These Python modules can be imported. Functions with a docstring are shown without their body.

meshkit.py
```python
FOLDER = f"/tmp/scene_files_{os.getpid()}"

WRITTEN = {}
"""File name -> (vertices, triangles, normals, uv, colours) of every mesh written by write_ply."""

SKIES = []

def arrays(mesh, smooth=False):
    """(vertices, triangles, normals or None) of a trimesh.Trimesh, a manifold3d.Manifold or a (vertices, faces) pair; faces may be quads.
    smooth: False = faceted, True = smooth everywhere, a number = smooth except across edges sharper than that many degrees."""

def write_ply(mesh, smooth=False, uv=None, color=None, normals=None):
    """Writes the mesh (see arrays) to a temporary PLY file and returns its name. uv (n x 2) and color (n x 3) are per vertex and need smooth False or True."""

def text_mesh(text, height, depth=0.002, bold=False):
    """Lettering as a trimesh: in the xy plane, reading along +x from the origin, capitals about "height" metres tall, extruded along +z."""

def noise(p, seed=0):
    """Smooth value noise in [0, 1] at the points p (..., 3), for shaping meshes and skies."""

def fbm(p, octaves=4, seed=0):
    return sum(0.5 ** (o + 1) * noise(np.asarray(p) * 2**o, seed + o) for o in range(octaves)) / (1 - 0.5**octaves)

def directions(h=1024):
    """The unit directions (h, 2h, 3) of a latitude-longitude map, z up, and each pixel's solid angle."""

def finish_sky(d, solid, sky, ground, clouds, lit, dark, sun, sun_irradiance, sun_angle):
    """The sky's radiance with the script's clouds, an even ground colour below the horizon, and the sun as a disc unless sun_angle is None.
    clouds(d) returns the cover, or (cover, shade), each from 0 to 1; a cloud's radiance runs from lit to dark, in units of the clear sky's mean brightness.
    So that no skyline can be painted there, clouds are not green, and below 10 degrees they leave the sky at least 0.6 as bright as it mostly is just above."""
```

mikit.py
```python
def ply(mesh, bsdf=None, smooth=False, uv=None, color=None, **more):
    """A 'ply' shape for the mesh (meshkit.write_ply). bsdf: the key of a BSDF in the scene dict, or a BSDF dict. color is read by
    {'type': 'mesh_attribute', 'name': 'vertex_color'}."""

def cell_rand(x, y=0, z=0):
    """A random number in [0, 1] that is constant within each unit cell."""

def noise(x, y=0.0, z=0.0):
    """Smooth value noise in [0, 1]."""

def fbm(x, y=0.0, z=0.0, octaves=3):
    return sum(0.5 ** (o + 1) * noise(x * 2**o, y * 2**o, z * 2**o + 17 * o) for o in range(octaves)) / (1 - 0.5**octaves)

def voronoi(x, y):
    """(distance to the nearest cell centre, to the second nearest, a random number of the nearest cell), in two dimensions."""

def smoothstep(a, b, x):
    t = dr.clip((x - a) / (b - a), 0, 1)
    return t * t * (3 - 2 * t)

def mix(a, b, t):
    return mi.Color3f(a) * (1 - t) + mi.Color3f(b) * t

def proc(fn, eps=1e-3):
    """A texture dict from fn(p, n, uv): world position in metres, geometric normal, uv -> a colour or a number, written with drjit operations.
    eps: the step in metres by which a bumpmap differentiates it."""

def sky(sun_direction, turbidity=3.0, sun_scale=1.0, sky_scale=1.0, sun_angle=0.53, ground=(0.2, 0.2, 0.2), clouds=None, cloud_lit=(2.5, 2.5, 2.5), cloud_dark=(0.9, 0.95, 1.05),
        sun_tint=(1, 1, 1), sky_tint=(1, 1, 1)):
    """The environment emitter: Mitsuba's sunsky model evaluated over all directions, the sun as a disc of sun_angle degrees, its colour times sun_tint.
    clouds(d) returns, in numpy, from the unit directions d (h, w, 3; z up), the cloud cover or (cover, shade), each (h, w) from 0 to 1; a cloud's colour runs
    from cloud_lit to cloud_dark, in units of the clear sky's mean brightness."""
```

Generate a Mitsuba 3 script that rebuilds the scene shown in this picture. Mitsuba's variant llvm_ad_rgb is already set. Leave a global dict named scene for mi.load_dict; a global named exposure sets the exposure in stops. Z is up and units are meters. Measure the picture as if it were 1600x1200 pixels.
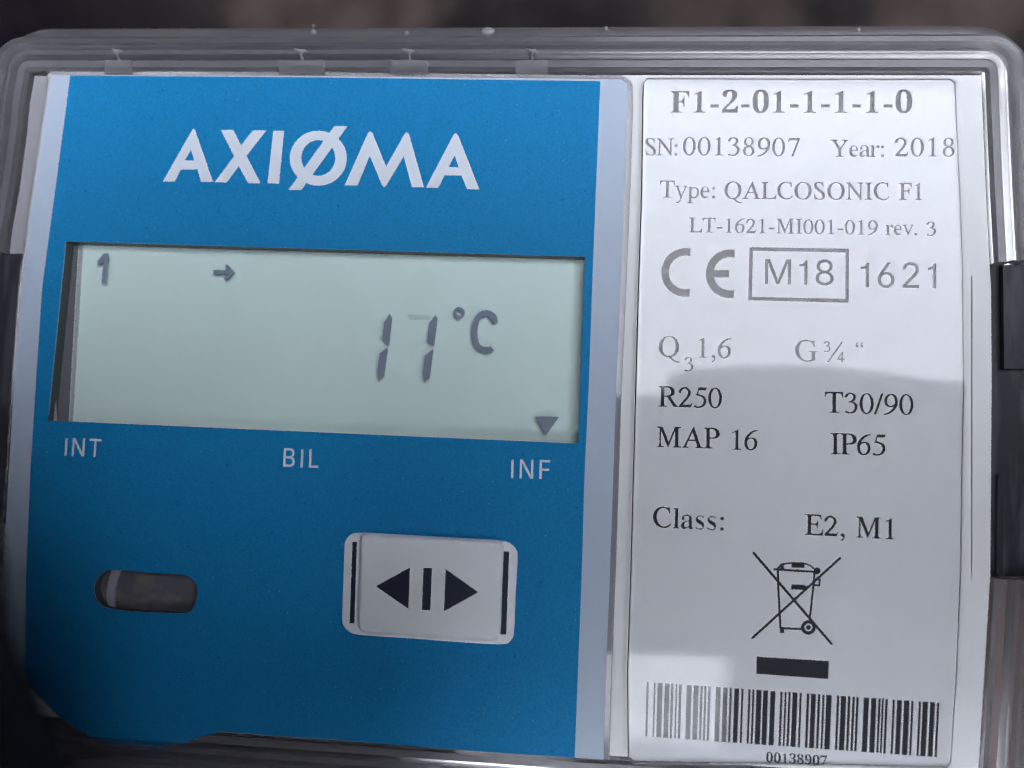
import math, random
import numpy as np, trimesh, shapely
from shapely.geometry import Polygon, Point, box, LineString, MultiPoint
from shapely.ops import unary_union
from shapely import affinity
import mitsuba as mi, drjit as dr
import mikit, meshkit
from mikit import proc, noise, fbm, voronoi, smoothstep, mix, cell_rand

T = mi.ScalarTransform4f
random.seed(4); RNG = np.random.default_rng(4)
scene, labels = {}, {}

# ------------------------------------------------------------------ camera
MM = 0.001
H = 0.075                      # height of the meter's face above the ground
D = 0.100                      # lens above the face
F = 1400.0                     # focal length in pixels of a 1600 x 1200 picture
RV = np.array([0.07312778, 0.0800009, 0.0402194])


def rotation(v):
    a = np.linalg.norm(v); k = v / a
    K = np.array([[0, -k[2], k[1]], [k[2], 0, -k[0]], [-k[1], k[0], 0]])
    return np.eye(3) + math.sin(a) * K + (1 - math.cos(a)) * K @ K


R = rotation(RV)
EYE = np.array([0, 0, H + D])
fwd, up = R @ [0, 0, -1.0], R @ [0, 1.0, 0]
scene['camera'] = {
    'type': 'thinlens', 'fov': math.degrees(2 * math.atan(800 / F)), 'fov_axis': 'x',
    'aperture_radius': 0.0013, 'focus_distance': D * 1.005, 'near_clip': 0.004, 'far_clip': 50.0,
    'to_world': T().look_at(origin=EYE.tolist(), target=(EYE + fwd).tolist(), up=up.tolist())}

# ------------------------------------------------------------------ light: an overcast sky, let in by an opening shaped to steer it
SUN = np.array([-0.75, -0.35, 0.45])
scene['sky'] = mikit.sky(SUN.tolist(), turbidity=3, sun_scale=0.1, sun_angle=20, clouds=lambda d: np.ones(d.shape[:2]), cloud_lit=(2.38, 2.47, 2.72))
exposure = 5.0
OPEN = [(-0.6, -0.9), (0.0, -0.9), (0.0, -0.33), (0.172, -0.33), (0.178, -0.19), (0.50, -0.19), (0.50, -0.9), (0.80, -0.9), (0.80, 0.45), (0.02, 0.45), (0.02, -0.02), (-0.6, -0.02)]     # sky opening in the added roof, shaped to steer the light


# ------------------------------------------------------------------ helpers
def at(px, py, z=0.0):
    """The point of the face (height z in mm above the film) that the photograph shows at this pixel."""
    d = R @ np.array([(px - 800) / F, -(py - 600) / F, -1.0])
    t = (H + z * MM - EYE[2]) / d[2]
    return (EYE + d * t)[:2] / MM          # millimetres


def flat(pts, z=0.0):
    return Polygon([at(x, y, z) for x, y in pts])


def zoomed(pts, ox, oy, k):
    return [(ox + x / k, oy + y / k) for x, y in pts]


def smooth_poly(pts, n=12):
    """A closed curve through the points."""
    p = np.asarray(pts, float); m = len(p); out = []
    for i in range(m):
        a, b, c, d = p[i - 1], p[i], p[(i + 1) % m], p[(i + 2) % m]
        for t in np.linspace(0, 1, n, endpoint=False):
            out.append(0.5 * (2 * b + (c - a) * t + (2 * a - 5 * b + 4 * c - d) * t * t + (3 * b - a - 3 * c + d) * t ** 3))
    return out


def polys(g):
    return [q for q in (g.geoms if hasattr(g, 'geoms') else [g]) if q.geom_type == 'Polygon' and q.area > 1e-6]


def prism(g, z0, z1):
    """Shape(s) in mm extruded from z0 to z1 (mm above the film)."""
    ms = []
    for q in polys(g.buffer(0)):
        m = trimesh.creation.extrude_polygon(q, (z1 - z0), engine='earcut')
        m.apply_translation([0, 0, z0]); ms.append(m)
    m = trimesh.util.concatenate(ms)
    return place(m)


def place(m):
    m.vertices = np.asarray(m.vertices) * MM + [0, 0, H]
    return m


def rounded_prism(g, z0, z1, r, n=5, crown=0.0):
    """An extrusion with a rounded top edge of radius r."""
    q = polys(g)[0]
    N = 160
    rings = []
    def ring(inset):
        s = q.buffer(-inset, join_style=1) if inset > 0 else q
        e = s.exterior
        c0 = np.array(q.centroid.coords[0]); out = []
        for a in np.linspace(0, 2 * math.pi, N, endpoint=False):
            ray = LineString([c0, c0 + 200 * np.array([math.cos(a), math.sin(a)])])
            out.append(np.array(e.intersection(ray).coords[0]) if e.intersection(ray).geom_type == 'Point' else np.array(list(e.intersection(ray).geoms)[0].coords[0]))
        return np.array(out)
    rings.append(np.c_[ring(0), np.full(N, z0)])
    for i in range(n + 1):
        a = i / n * math.pi / 2
        rings.append(np.c_[ring(r * (1 - math.cos(a)) + (1e-6)), np.full(N, z1 - r + r * math.sin(a))])
    c = np.array(q.centroid.coords[0])
    last = rings[-1]
    for f in (0.75, 0.4):
        rings.append(np.c_[c + (last[:, :2] - c) * f, np.full(N, z1 + crown * (1 - f * f))])
    v = np.vstack(rings + [np.array([[*c, z1 + crown]])]); f = []
    for k in range(len(rings) - 1):
        for i in range(N):
            j = (i + 1) % N
            f += [[k * N + i, k * N + j, (k + 1) * N + j], [k * N + i, (k + 1) * N + j, (k + 1) * N + i]]
    k = len(rings) - 1
    f += [[k * N + i, k * N + (i + 1) % N, len(v) - 1] for i in range(N)]
    return place(trimesh.Trimesh(v, f, process=False))


def obj(key, mesh, mat, smooth=False, label=None, **more):
    k, n = key, 0
    while k in scene:
        n += 1; k = f'{key}_{n:03d}'
    scene[k] = mikit.ply(mesh, mat, smooth=smooth)
    if label or more:
        labels[k] = {**({'label': label} if label else {}), **more}
    return k


# ------------------------------------------------------------------ materials
def mat(name, d):
    scene[name] = d


def rgb(*c):
    return {'type': 'rgb', 'value': list(c)}


def plastic(color, rough=0.45, spec=0.4, **k):
    return {'type': 'twosided', 'bsdf': {'type': 'principled', 'base_color': rgb(*color) if isinstance(color, tuple) else color, 'roughness': rough, 'specular': spec, **k}}


def speck(base, dark, light, k=900.0, amount=0.06):
    def fn(p, n, uv):
        a, b, c = voronoi(p.x * k, p.y * k)
        g = fbm(p.x * 7000, p.y * 7000, 3.0, octaves=2)
        spot = smoothstep(0.13, 0.05, a) * dr.select(c > 1 - amount, 1.0, 0.0)
        dust = smoothstep(0.11, 0.04, a) * dr.select(c < amount * 0.6, 1.0, 0.0)
        tone = 0.86 + 0.28 * g
        col = mi.Color3f(*base) * tone
        return mix(mix(col, mi.Color3f(*dark), spot * 0.4), mi.Color3f(*light), dust * 0.5)
    return proc(fn)


mat('blue_print', plastic(speck((0.012, 0.225, 0.50), (0.01, 0.05, 0.12), (0.25, 0.45, 0.62)), 0.6, 0.12))
mat('white_film', plastic((0.475, 0.56, 0.685), 0.5, 0.3))
mat('white_print', plastic((0.72, 0.79, 0.88), 0.5, 0.3))
mat('body_white', plastic((0.78, 0.785, 0.80), 0.42, 0.4))
mat('label_paper', plastic((0.71, 0.72, 0.745), 0.6, 0.2))
mat('text_black', plastic((0.022, 0.024, 0.034), 0.6, 0.2))
mat('button_white', plastic((0.88, 0.91, 0.95), 0.4, 0.4))
mat('button_black', plastic((0.018, 0.024, 0.05), 0.5, 0.3))
mat('frame_dark', plastic((0.07, 0.09, 0.09), 0.5, 0.3))
mat('shade_strip_dark', plastic((0.145, 0.14, 0.16), 0.5, 0.4))
mat('shade_strip_pale', plastic((0.36, 0.40, 0.40), 0.5, 0.3))
mat('lcd_reflector', plastic((0.66, 0.82, 0.785), 0.5, 0.3))
mat('lcd_segment', plastic((0.20, 0.25, 0.32), 0.5, 0.3))
mat('lcd_faint', plastic((0.51, 0.68, 0.66), 0.5, 0.3))
def dusty(p, n, uv):
    a = fbm(p.x * 500, p.y * 900, 2.0, octaves=4)
    return mix(mi.Color3f(0.125, 0.125, 0.15), mi.Color3f(0.19, 0.175, 0.175), smoothstep(0.45, 0.8, a))


mat('sensor_dark', plastic(proc(dusty), 0.35, 0.5))
mat('sensor_ring', plastic((0.36, 0.36, 0.42), 0.4, 0.4))
def scuffed(p, n, uv):
    a = fbm(p.x * 900, p.y * 160, p.z * 900, octaves=4)
    return mix(mi.Color3f(0.018, 0.018, 0.024), mi.Color3f(0.05, 0.05, 0.062), smoothstep(0.4, 0.75, a))


mat('latch_black', plastic(proc(scuffed), 0.5, 0.25))
mat('clear_plastic', {'type': 'dielectric', 'int_ior': 1.33, 'ext_ior': 1.0})
mat('rim_plastic', {'type': 'blendbsdf', 'weight': 0.15, 'bsdf_0': {'type': 'roughdielectric', 'alpha': 0.05, 'int_ior': 1.42, 'ext_ior': 1.0},
                    'bsdf_1': {'type': 'twosided', 'bsdf': {'type': 'diffuse', 'reflectance': rgb(0.36, 0.36, 0.385)}}})
mat('strip_grey', plastic((0.31, 0.31, 0.335), 0.5, 0.4))
mat('clip_grey', plastic((0.15, 0.155, 0.175), 0.3, 0.5))
mat('clip_clear', plastic((0.30, 0.30, 0.31), 0.10, 0.9))
mat('drop_pale', plastic((0.22, 0.22, 0.235), 0.2, 0.5))
mat('base_grey', plastic((0.26, 0.26, 0.285), 0.6, 0.3))
mat('sleeve', plastic((0.012, 0.012, 0.015), 0.9, 0.1))
mat('copper', plastic((0.34, 0.16, 0.12), 0.4, 0.5))
mat('phone_case', plastic((0.01, 0.01, 0.012), 0.5, 0.3))


def soil(p, n, uv):
    a = fbm(p.x * 45 + 3, p.y * 45, 1.0, octaves=4)
    b = fbm(p.x * 140, p.y * 140, 5.0, octaves=3)
    c = mix(mi.Color3f(0.022, 0.019, 0.020), mi.Color3f(0.066, 0.050, 0.044), smoothstep(0.35, 0.68, a))
    left_tone = smoothstep(-0.11, -0.06, p.x + 0.05 * (fbm(p.x * 20, p.y * 20, 9.0, octaves=2) - 0.5))  # ground turns darker and bluer towards the left
    return c * (0.55 + 0.9 * b) * mix(mi.Color3f(0.12, 0.12, 0.19), mi.Color3f(1.0), left_tone)


mat('soil', plastic(proc(soil), 0.9, 0.1))
mat('added_shell', plastic((0.06, 0.057, 0.062), 0.8, 0.1))

# ------------------------------------------------------------------ surroundings
g = trimesh.creation.box([6, 6, 0.02]); g.apply_translation([0, 0, -0.01])
obj('ground', g, 'soil', kind='structure')


def slab(x0, x1, y0, y1, z0, z1):
    m = trimesh.creation.box([x1 - x0, y1 - y0, z1 - z0]); m.apply_translation([(x0 + x1) / 2, (y0 + y1) / 2, (z0 + z1) / 2]); return m


# added unseen walls and roof that block the sky outside the shaped opening
for b in ((-1.3, -1.2, -1.2, 1.2, 0, 1.0), (1.2, 1.3, -1.2, 1.2, 0, 1.0), (-1.3, 1.3, 1.2, 1.3, 0, 1.0), (-1.3, 1.3, -1.3, -1.2, 0, 1.0)):
    obj('wall', slab(*b), 'added_shell', kind='structure')
added_roof = box(-1.3, -1.3, 1.3, 1.3).difference(Polygon(OPEN))
c = trimesh.creation.extrude_polygon(added_roof, 0.05, engine='earcut'); c.apply_translation([0, 0, 1.0])
obj('added_ceiling', c, 'added_shell', kind='structure')

# copper pipe below the right-hand edge
pipe = trimesh.creation.cylinder(0.007, 0.20, sections=40)
pipe.apply_transform(trimesh.transformations.rotation_matrix(math.pi / 2, [1, 0, 0])); pipe.apply_translation([0.0645, -0.118, 0.036])
obj('pipe', pipe, 'copper', smooth=40, label='reddish brown pipe running past the right edge of the meter', category='pipe')

# ------------------------------------------------------------------ outline of the meter (pixels on the film's level)
LEFT = [(42, 110), (34, 155), (30, 200), (18, 290), (7, 350), (-6, 450), (-17, 600), (-25, 750), (-31, 900), (-35, 1050), (-37, 1118)]
RIGHT = [(1541, 110), (1549, 300), (1557, 450), (1558, 600), (1557, 750), (1556, 900), (1547, 1050), (1538, 1200), (1536, 1228)]
inner = Polygon([at(x, y) for x, y in LEFT[::-1] + RIGHT])
LCD = [(103, 377), (914, 401), (903, 693), (75, 657)]
slot = smooth_poly(zoomed([(470, 152), (720, 170), (960, 185), (1060, 198), (1122, 245), (1145, 330), (1115, 440), (1050, 490), (820, 486), (600, 474), (470, 458), (385, 425), (338, 340), (342, 265), (385, 190)], 80, 860, 5), 6)
lcd_hole, slot_hole = flat(LCD), flat(slot)
label_px = [(1012, 118), (1260, 119), (1490, 119), (1497, 124), (1500, 200), (1505, 300), (1509, 420), (1511, 600), (1508, 750), (1506, 900), (1500, 1050), (1491, 1196), (1485, 1203), (1240, 1197), (990, 1195), (983, 1188), (982, 1050), (987, 900), (991, 750), (995, 600), (999, 450), (1004, 300), (1006, 150), (1007, 124)]
pane_poly = flat(label_px)
latch_r = Polygon([at(1556, 408), at(1660, 408), at(1660, 906), at(1556, 906)])
latch_l = Polygon([at(-100, 392), at(29, 392), at(14, 600), at(10, 822), at(-100, 822)])
strip = flat([(-200, 60), (74, 60), (74, 117), (48, 300), (28, 450), (18, 600), (8, 750), (-2, 900), (-2, 1300), (-200, 1300)])
body = inner.buffer(-0.05).difference(lcd_hole.buffer(0.9)).difference(slot_hole.buffer(0.45)).difference(strip).difference(latch_l).difference(pane_poly.buffer(0.10).difference(pane_poly.buffer(-0.06))).difference(flat([(1525, 428), (1527, 428), (1527, 880), (1525, 915)]))
obj('heat_meter__body', prism(body, -30, -1.2), 'body_white')
obj('heat_meter__side_strip', prism(inner.buffer(-0.05).intersection(strip.buffer(-0.02)).difference(latch_l), -6, -1.5), 'strip_grey')
obj('heat_meter__base', prism(inner.buffer(4.6).difference(inner.buffer(0.1)).difference(flat([(1549, 912), (1800, 912), (1800, 1400), (1525, 1400)])), -32, -6.6), 'base_grey')
labels['heat_meter'] = {'label': 'small white meter with blue front panel, grey display and clear plastic rim, lying face up', 'category': 'meter'}
obj('heat_meter__body__floor', prism(inner.buffer(-0.5), -30.4, -8), 'frame_dark')

# clear rim: a profile swept round the outline; every profile point is (distance outside the outline, height)
PROFILE = [(0.25, -7.0), (0.25, -0.9), (0.55, -0.35), (1.35, -0.30), (1.5, 0.35), (1.7, 0.62), (1.95, 0.55), (2.1, 0.05), (2.5, 0.02), (2.62, 0.85), (2.85, 1.2), (3.35, 1.25), (3.65, 1.0), (3.85, 0.4),
           (3.95, -3.2), (4.3, -3.75), (6.6, -3.9), (7.1, -4.1), (7.3, -4.6), (7.3, -6.0), (4.2, -6.2), (3.2, -5.6), (2.7, -1.4), (1.9, -1.3), (1.7, -7.0)]


def sweep_rim(poly, profile):
    e = np.array(shapely.segmentize(shapely.geometry.polygon.orient(poly), 2.0).exterior.coords[:-1])
    base, nor = [], []
    n = len(e)
    for i in range(n):
        a, b = e[i] - e[i - 1], e[(i + 1) % n] - e[i]
        ta, tb = math.atan2(a[1], a[0]), math.atan2(b[1], b[0])
        dlt = (tb - ta + math.pi) % (2 * math.pi) - math.pi
        k = max(1, int(abs(dlt) / 0.06))
        for j in range(k + 1 if k > 1 else 1):
            t = ta + dlt * (j / k if k > 1 else 0.5) - math.pi / 2
            base.append(e[i]); nor.append((math.cos(t), math.sin(t)))
    base, nor = np.array(base), np.array(nor)
    N, M = len(base), len(profile)
    v = np.vstack([np.c_[base + nor * u, np.full(N, z)] for u, z in profile]); f = []
    for k in range(M):
        for i in range(N):
            j, q = (i + 1) % N, (k + 1) % M
            f += [[k * N + i, q * N + i, q * N + j], [k * N + i, q * N + j, k * N + j]]
    m = trimesh.Trimesh(v, f, process=True)
    m.fix_normals()
    return m


rim = sweep_rim(inner, PROFILE)
import manifold3d


def to_man(m):
    return manifold3d.Manifold(manifold3d.Mesh(np.asarray(m.vertices, np.float32), np.asarray(m.faces, np.uint32)))


def from_man(m):
    q = m.to_mesh(); return trimesh.Trimesh(q.vert_properties[:, :3], q.tri_verts, process=False)


cut = [trimesh.creation.extrude_polygon(q, 40, engine='earcut') for q in (latch_r, latch_l)]
rm = to_man(rim)
for c in cut:
    c.apply_translation([0, 0, -20]); rm = rm - to_man(c)
rim = from_man(rm)
obj('heat_meter__cover_rim', place(rim), 'rim_plastic', smooth=25, label='clear plastic rim with stepped rounded edge')

# black latches in the rim
def latch(poly, x_dir):
    base = prism(poly, -9, -1.6)
    k = obj('heat_meter__latch', base, 'latch_black')
    c = poly.bounds
    return k


latch(latch_r.buffer(-0.15), 1)
latch(latch_l.buffer(-0.15), -1)
obj('heat_meter__latch__catch', prism(flat([(1572, 412), (1640, 412), (1640, 575), (1574, 575)]), -1.6, -0.7), 'latch_black')
obj('heat_meter__latch__catch', prism(flat([(1566, 742), (1576, 742), (1574, 900), (1564, 900)]), -1.6, -1.0), 'latch_black')

# clips that hold the cover, along its top edge
def clip(cx, w, tip):
    k = obj('heat_meter__snap_clip', prism(flat([(cx - w * 0.5, 95), (cx + w * 0.5, 95), (cx + w * 0.5, 116), (cx - w * 0.5, 116)], -0.1), -0.28, 0.12), 'rim_plastic')
    a, b, c, d = at(cx - tip * 0.9, 79), at(cx + tip * 0.8, 81), at(cx, 96), at(cx + 1, 87)
    v = np.array([[*a, 0.55], [*b, 0.55], [*c, 0.0], [*d, 1.0], [*a, -0.2], [*b, -0.2], [*c, -0.2]])
    m = trimesh.Trimesh(v, [[0, 3, 1], [0, 2, 3], [1, 3, 2], [0, 4, 6], [0, 6, 2], [1, 2, 6], [1, 6, 5], [0, 1, 5], [0, 5, 4], [4, 5, 6]])
    m.fix_normals()
    obj(k + '__tip', place(m), 'clip_clear')


for cx, w, tip in ((186, 42, 9), (472, 72, 12), (640, 58, 11), (831, 50, 9)):
    clip(cx, w, tip)
DROPS = [(490, 41, 3, 2.5, 'tiny pale droplet at the edge of the top rim, uppermost of three in a column'), (490, 50, 4.5, 4, 'small pale droplet on the top rim, middle one of a column of three'),
         (489, 62, 4, 5, 'small pale droplet on the top rim, lowest of a column of three'), (763, 49, 11, 6.5, 'largest oval droplet on the top rim, above the right end of the blue panel'),
         (947, 45, 3.5, 4, 'upper of two small droplets on the rim above the gap between labels'), (948, 60, 5, 4, 'lower of two small droplets on the rim above the gap between labels'),
         (636, 52, 4, 3, 'small lone droplet on the top rim above the third clip from the left'), (1341, 47, 4, 4, 'small lone droplet on the top rim above the white label')]
for x, y, rx, ry, say in DROPS:
    m = trimesh.creation.icosphere(subdivisions=3, radius=1.0)
    m.vertices = m.vertices * [rx * 0.0745, ry * 0.0745, 0.28] + [*at(x, y, -3.9), -3.88]
    obj('water_droplet', place(m), 'drop_pale', smooth=True, label=say, category='droplet', group='droplets on the top rim')

# ------------------------------------------------------------------ front plate, film and print
RB = [(938, 128), (931, 300), (927, 400), (920, 600), (913, 750), (909, 900), (903, 1050), (898, 1184)]
LB = [(110, 118), (86, 300), (66, 450), (56, 600), (47, 750), (41, 900), (39, 1050), (44, 1066), (60, 1088), (100, 1127), (140, 1150), (180, 1164), (220, 1169), (255, 1168), (290, 1160), (315, 1150), (345, 1143), (540, 1157), (738, 1173)]
blue_px = [(110, 118), (500, 121), (938, 127)] + RB[1:] + LB[::-1][:-1]
film_px = [(80, 117), (500, 119), (970, 124), (980, 130), (981, 160), (976, 300), (970, 450), (963, 600), (958, 750), (953, 900), (947, 1050), (943, 1187), (898, 1184)] + [p for p in LB[::-1] if p[0] > 60] + [(44, 1074), (22, 1050), (8, 1000), (4, 900), (13, 750), (22, 600), (33, 450), (52, 300)]
film = flat(film_px).buffer(0)
plate = film.buffer(0.55)
obj('heat_meter__front_plate', prism(plate.difference(lcd_hole.buffer(0.25)).difference(slot_hole.buffer(0.1)), -0.95, -0.2), 'clear_plastic', label='clear plastic plate under the blue film')
obj('heat_meter__gasket', prism(plate.buffer(0.12).difference(film.buffer(-0.3)).difference(latch_l), -1.19, -1.13), 'strip_grey')
obj('heat_meter__face_film', prism(film.difference(lcd_hole).difference(slot_hole), -0.1, 0.0), 'white_film', label='white film with a large blue printed field')
blue = flat(blue_px).buffer(0).difference(lcd_hole).difference(slot_hole)

btn_out = smooth_poly(zoomed([(48, 200), (60, 130), (110, 78), (190, 66), (600, 90), (1000, 112), (1400, 134), (1480, 160), (1528, 215), (1538, 290), (1520, 620), (1508, 920), (1478, 995), (1400, 1028), (1000, 1006), (600, 976), (190, 948), (90, 920), (38, 860), (28, 780), (38, 500)], 530, 820, 5.517), 6)
obj('heat_meter__face_film__blue_field', prism(blue, 0.005, 0.03), 'blue_print', label='blue printed field, speckled with dust')

A1 = zoomed([(90, 640), (375, 140), (388, 128), (402, 145), (572, 642), (458, 643), (425, 522), (262, 524), (205, 640)], 240, 180, 6.154), zoomed([(300, 437), (362, 335), (393, 437)], 240, 180, 6.154)
X = zoomed([(648, 143), (768, 143), (842, 292), (955, 147), (1085, 147), (895, 392), (1030, 655), (912, 655), (820, 490), (705, 648), (590, 645), (775, 395)], 240, 180, 6.154)
I_ = zoomed([(1152, 150), (1256, 153), (1207, 660), (1097, 655)], 240, 180, 6.154)
k2 = 1600 / 270
M_ = zoomed([(288, 650), (505, 165), (524, 150), (545, 165), (672, 478), (845, 172), (866, 160), (884, 175), (1022, 668), (912, 668), (835, 382), (675, 650), (655, 668), (635, 650), (520, 375), (408, 652)], 490, 180, k2)
A2 = zoomed([(1040, 672), (1298, 180), (1318, 168), (1338, 185), (1535, 688), (1422, 686), (1370, 560), (1212, 558), (1155, 674)], 490, 180, k2), zoomed([(1252, 480), (1305, 375), (1345, 485)], 490, 180, k2)


def diff(a, b):
    return flat(a).difference(flat(b))


o_c = (497.5, 247.3)
def ellipse_px(cx, cy, rx, ry, tilt=0.0, n=72):
    out = []
    for t in np.linspace(0, 2 * math.pi, n, endpoint=False):
        x, y = rx * math.cos(t), ry * math.sin(t)
        out.append((cx + x - tilt * y, cy + y))
    return out


o_ring = flat(ellipse_px(497.5, 247.4, 44.5, 42.8)).difference(flat(ellipse_px(497.5, 247.0, 26.5, 27.8)))
o_bar = flat([(522.5, 197.2), (543.3, 197.2), (471, 297), (451, 297)])
logo = unary_union([diff(*A1), flat(X), flat(I_), o_ring, o_bar, flat(M_), diff(*A2)])
obj('heat_meter__face_film__lettering', prism(logo, 0.04, 0.06), 'white_print', label='large white capital lettering above the display')

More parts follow.
